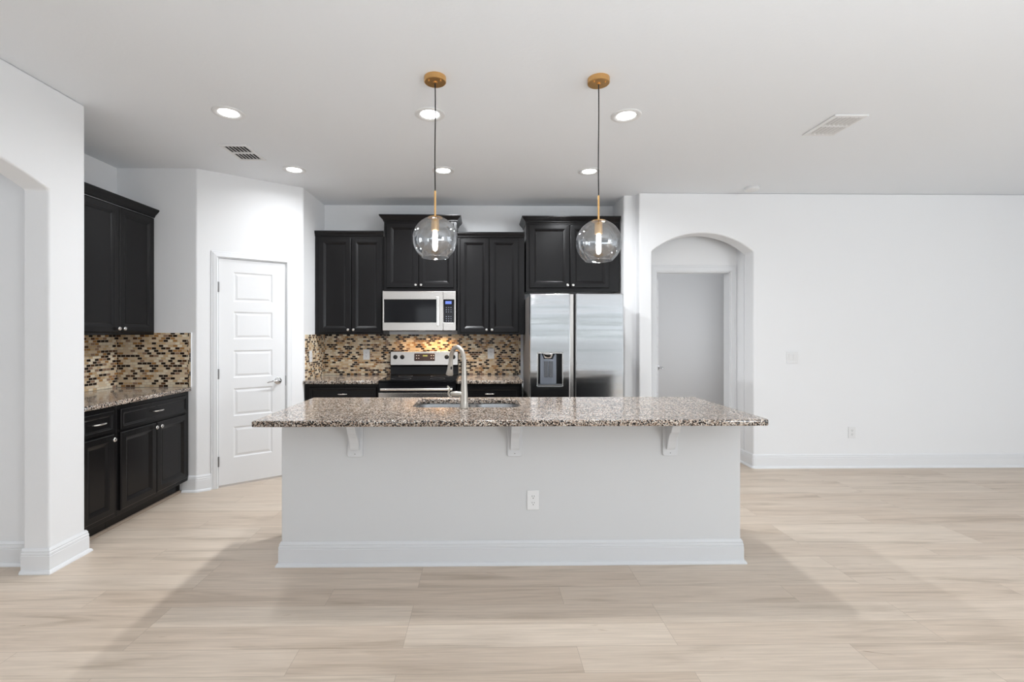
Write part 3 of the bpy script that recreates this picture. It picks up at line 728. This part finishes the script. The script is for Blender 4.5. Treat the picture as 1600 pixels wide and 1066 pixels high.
# faucet
fx, fy = -.113, 2.935
fc = thing('kitchen_faucet', 'brushed nickel pull-down gooseneck faucet on the island', 'faucet', (fx, fy, .9165))
b = BM(); lathe(b, [(0, 0), (.029, 0), (.030, .006), (.0255, .012), (.0235, .05), (.022, .10), (.018, .16), (.0155, .22), (.0145, .262)], 28); obj('body', b, M['faucet'], fc, smooth=True)
dx, dy = -.55, .835
pts = []
for k in range(17):
    a = PI * k / 16; q = .084 * (1 - math.cos(a)); pts.append((dx * q, dy * q, .262 + .032 + .086 * math.sin(a)))
pts = [(0, 0, .262)] + pts + [(dx * .170, dy * .170, .275)]
b = BM(); tube(b, pts, [.0145] * len(pts), 16); obj('spout', b, M['faucet'], fc, smooth=True)
b = BM(); tube(b, [(dx * .169, dy * .169, .282), (dx * .172, dy * .172, .262), (dx * .178, dy * .178, .232), (dx * .184, dy * .184, .200), (dx * .185, dy * .185, .196)], [.0150, .0165, .019, .0245, .0225], 24)
sh = obj('spray_head', b, M['faucet'], fc, smooth=True)
b = BM(); lathe(b, [(0, -.006), (.006, -.004), (.0085, 0), (.006, .004), (0, .006)], 14, Matrix.Translation((dx * .176 + .008, dy * .176 - .0165, .243)) @ Matrix.Diagonal((.75, .5, 2.0, 1))); obj('spray_button', b, M['slot'], sh, smooth=True)
b = BM(); tube(b, [(-.015, 0, .088), (-.055, .004, .090), (-.078, .006, .090), (-.086, .007, .090)], [.0165, .0165, .0150, .0085], 20); vl = obj('valve', b, M['faucet'], fc, smooth=True)
b = BM(); tube(b, smoothpath([(-.080, .006, .072), (-.092, .0, .078), (-.098, -.006, .098), (-.090, -.012, .115), (-.093, -.016, .130), (-.103, -.018, .142)], 5), [.0065] * 10 + [.0055] * 10 + [.005] * 6, 10)
obj('lever', b, M['faucet'], vl, smooth=True)

# ------------------------------------------------------------------ ceiling things
def downlight(label, x, y, watt=7):
    r = thing('recessed_light', label, 'ceiling light', (x, y, H), 0, 'recessed ceiling lights')
    b = BM(); lathe(b, [(.098, 0), (.098, -.004), (.091, -.008), (.070, -.006), (.061, -.001), (.061, 0)], 48, cap=False); obj('trim_ring', b, M['plastic'], r, smooth=True)
    b = BM(); lathe(b, [(0, -.0022), (.060, -.0022), (.060, -.0005), (0, -.0005)], 40); obj('lens', b, M['lens'], r)
    area('downlight', (0, 0, -.012), (0, 0, 0), .12, .12, watt, (.94, .97, 1), 'DISK', math.radians(165), r)
for x, tx in ((-1.652, 'left'), (-.343, 'middle'), (.95, 'right')):
    for y, ty in ((3.08, 'nearer the camera, level with the island'), (4.146, 'farther back, above the aisle by the cabinets')):
        downlight('%s round white recessed light of the row %s' % (tx, ty), x, y, (3.2 if x < -1 else 8) if y < 4 else (3.6 if x < -1 else 30 if x < 0 else 9))

def vent(label, x0, x1, y0, y1):
    r = thing('ceiling_vent', label, 'vent', ((x0 + x1) / 2, (y0 + y1) / 2, H), 0, 'ceiling vents')
    w, l = x1 - x0, y1 - y0
    me = plate([rrect(0, 0, w, l, .003), rrect(0, l * .235 - .003, w - .05, l * .47 - .032, .002), rrect(0, -l * .235 + .003, w - .05, l * .47 - .032, .002)], .008, .0015, Matrix.Translation((0, 0, -.0045)))
    obj('frame', me, M['plastic'], r)
    b = BM(); box(b, (-w / 2 + .02, -l / 2 + .02, -.0012), (w / 2 - .02, l / 2 - .02, -.0004)); obj('duct', b, M['slot'], r)
    n = 7; span = w - .05
    for s in (-1, 1):
        cy = s * (l * .235 - .003); hl = (l * .47 - .032) / 2
        b = BM()
        for k in range(n):
            xc = -span / 2 + span * k / (n - 1)
            prism(b, [(xc + .0070, -.0110), (xc + .0092, -.0094), (xc - .0058, -.0022), (xc - .0080, -.0036)], cy - hl, cy + hl, lambda u, v, d: (u, d, v))
        tag(obj('louvers', b, M['plastic'], r), kind='stuff')
    return r
vent('white ceiling vent with dark slots, near the pantry wall', -2.005, -1.790, 3.590, 3.915)
vent('white ceiling vent with pale slats, on the open right side of the ceiling', 2.315, 2.540, 3.040, 3.358)

b = BM(); lathe(b, [(0, 0), (.062, 0), (.066, -.008), (.064, -.024), (.052, -.034), (.02, -.037), (0, -.037)], 36)
sd = tag(obj('smoke_detector', b, M['plastic'], loc=(2.66, 4.585, H), smooth=True), 'small round white smoke detector on the ceiling above the arched passage', 'smoke detector')
b = BM(); lathe(b, [(.05, 0), (.055, -.002), (.05, -.004)], 36, Matrix.Translation((0, 0, -.028)), cap=False); obj('vent_slot', b, M['dgrey'], sd)

def pendant(label, x, y, zc, rod_top):
    r = thing('pendant_light', label, 'pendant light', (x, y, H), 0, 'glass pendants over the island')
    b = BM(); lathe(b, [(0, 0), (.061, 0), (.0615, -.004), (.0615, -.026), (.058, -.029), (.012, -.029), (.012, -.034), (0, -.034)], 40); cn = obj('canopy', b, M['brass'], r, smooth=True)
    for s in (-1, 1):
        b = BM(); lathe(b, [(.005, 0), (.005, -.006), (0, -.009)], 12, Matrix.Translation((s * .032, -.025, -.029))); obj('screw', b, M['brass'], cn, smooth=True)
    b = BM(); L_ = H - rod_top
    tube(b, [(math.sin(k * .55) * .0012, 0, -.030 - (L_ - .030) * k / 12) for k in range(13)], .0032, 8); obj('cord', b, M['cord'], r, smooth=True)
    gz = zc - H; R_ = .1265
    b = BM(); tube(b, [(0, 0, rod_top - H + .004), (0, 0, gz + .122)], .0055, 12); obj('rod', b, M['brass'], r, smooth=True)
    a0, a1 = math.radians(18), math.radians(180 - 37)
    prof = [(R_ * math.sin(a0 + (a1 - a0) * k / 40), gz + R_ * math.cos(a0 + (a1 - a0) * k / 40)) for k in range(41)]
    rr, zz = prof[-1]
    prof = prof + [(rr + .0015, zz - .002), (rr + .0005, zz - .004), (rr - .0025, zz - .003)] + [(max(p - .0025 * math.sin(a0 + (a1 - a0) * (40 - i) / 40), .001), z) for i, (p, z) in enumerate(reversed(prof))]
    b = BM(); lathe(b, prof, 64, cap=False); obj('globe', b, M['glass'], r, smooth=True)
    b = BM(); lathe(b, [(0, gz + .1285), (.012, gz + .1285), (.040, gz + .1225), (.0425, gz + .119), (.012, gz + .118), (.0215, gz + .114), (.022, gz + .048), (.018, gz + .046), (0, gz + .046)], 32); so = obj('socket', b, M['brass'], r, smooth=True)
    b = BM(); lathe(b, [(0, gz + .046), (.011, gz + .044), (.0135, gz + .03), (.014, gz - .045), (.010, gz - .062), (0, gz - .068)], 20); obj('bulb', b, M['bulb'], so, smooth=True)
    return r
pendant('clear glass globe pendant with brass fittings, left of the two over the island', -.264, 2.636, 1.915, 2.182)
pendant('clear glass globe pendant with brass fittings, right of the two over the island', .657, 2.636, 1.899, 2.160)

# ------------------------------------------------------------------ outlets and switches
def outlet(label, loc, rz):
    r = thing('wall_outlet', label, 'outlet', loc, rz, 'wall outlets')
    me = plate([rrect(0, 0, .073, .117, .004)], .006, .002, Matrix.Translation((0, -.0035, 0)) @ RX90); cv = obj('cover_plate', me, M['plastic'], r)
    for s in (-1, 1):
        me = plate([rrect(0, s * .0195, .034, .028, .011)], .002, .0006, Matrix.Translation((0, -.0070, 0)) @ RX90); rc = obj('receptacle', me, M['plastic'], r)
        b = BM()
        for dxx in (-.0065, .0065): box(b, (dxx - .0012, -.0084, s * .0195 + .001), (dxx + .0012, -.0076, s * .0195 + .009))
        lathe(b, [(0, 0), (.0027, 0), (.0027, .0008), (0, .0008)], 10, Matrix.Translation((0, -.0076, s * .0195 - .007)) @ Matrix.Rotation(PI / 2, 4, 'X'))
        obj('slots', b, M['slot'], rc)
    b = BM(); lathe(b, [(0, 0), (.003, 0), (0, .001)], 10, Matrix.Translation((0, -.0064, 0)) @ Matrix.Rotation(PI / 2, 4, 'X')); obj('screw', b, M['trim'], cv)
    return r
outlet('white outlet low on the island front below the middle corbel', (.306, IY0 - .0005, .385), 0)
outlet('white outlet low on the plain right wall above the baseboard', (3.805, R - .0005, .363), 0)
outlet('white outlet in the mosaic backsplash to the left of the range', (-1.297, D - .0085, 1.146), 0)
outlet('white outlet in the mosaic backsplash to the right of the range', (.098, D - .0085, 1.156), 0)
outlet('white outlet on the narrow backsplash return beside the pantry', (P2[0] + .0085, 4.83, 1.149), PI / 2)
sw = thing('light_switch', 'white double rocker light switch on the wall right of the arched passage', 'light switch', (3.187, R - .0005, 1.137))
me = plate([rrect(0, 0, .120, .120, .004)], .006, .002, Matrix.Translation((0, -.0035, 0)) @ RX90); obj('cover_plate', me, M['plastic'], sw)
for x in (-.023, .023):
    b = BM(); prism(b, [(-.006, -.033), (-.0075, -.033), (-.011, .033), (-.006, .033)], x - .0165, x + .0165, lambda u, v, d: (d, u, v)); obj('rocker', b, M['plastic'], sw, bevel=.001)
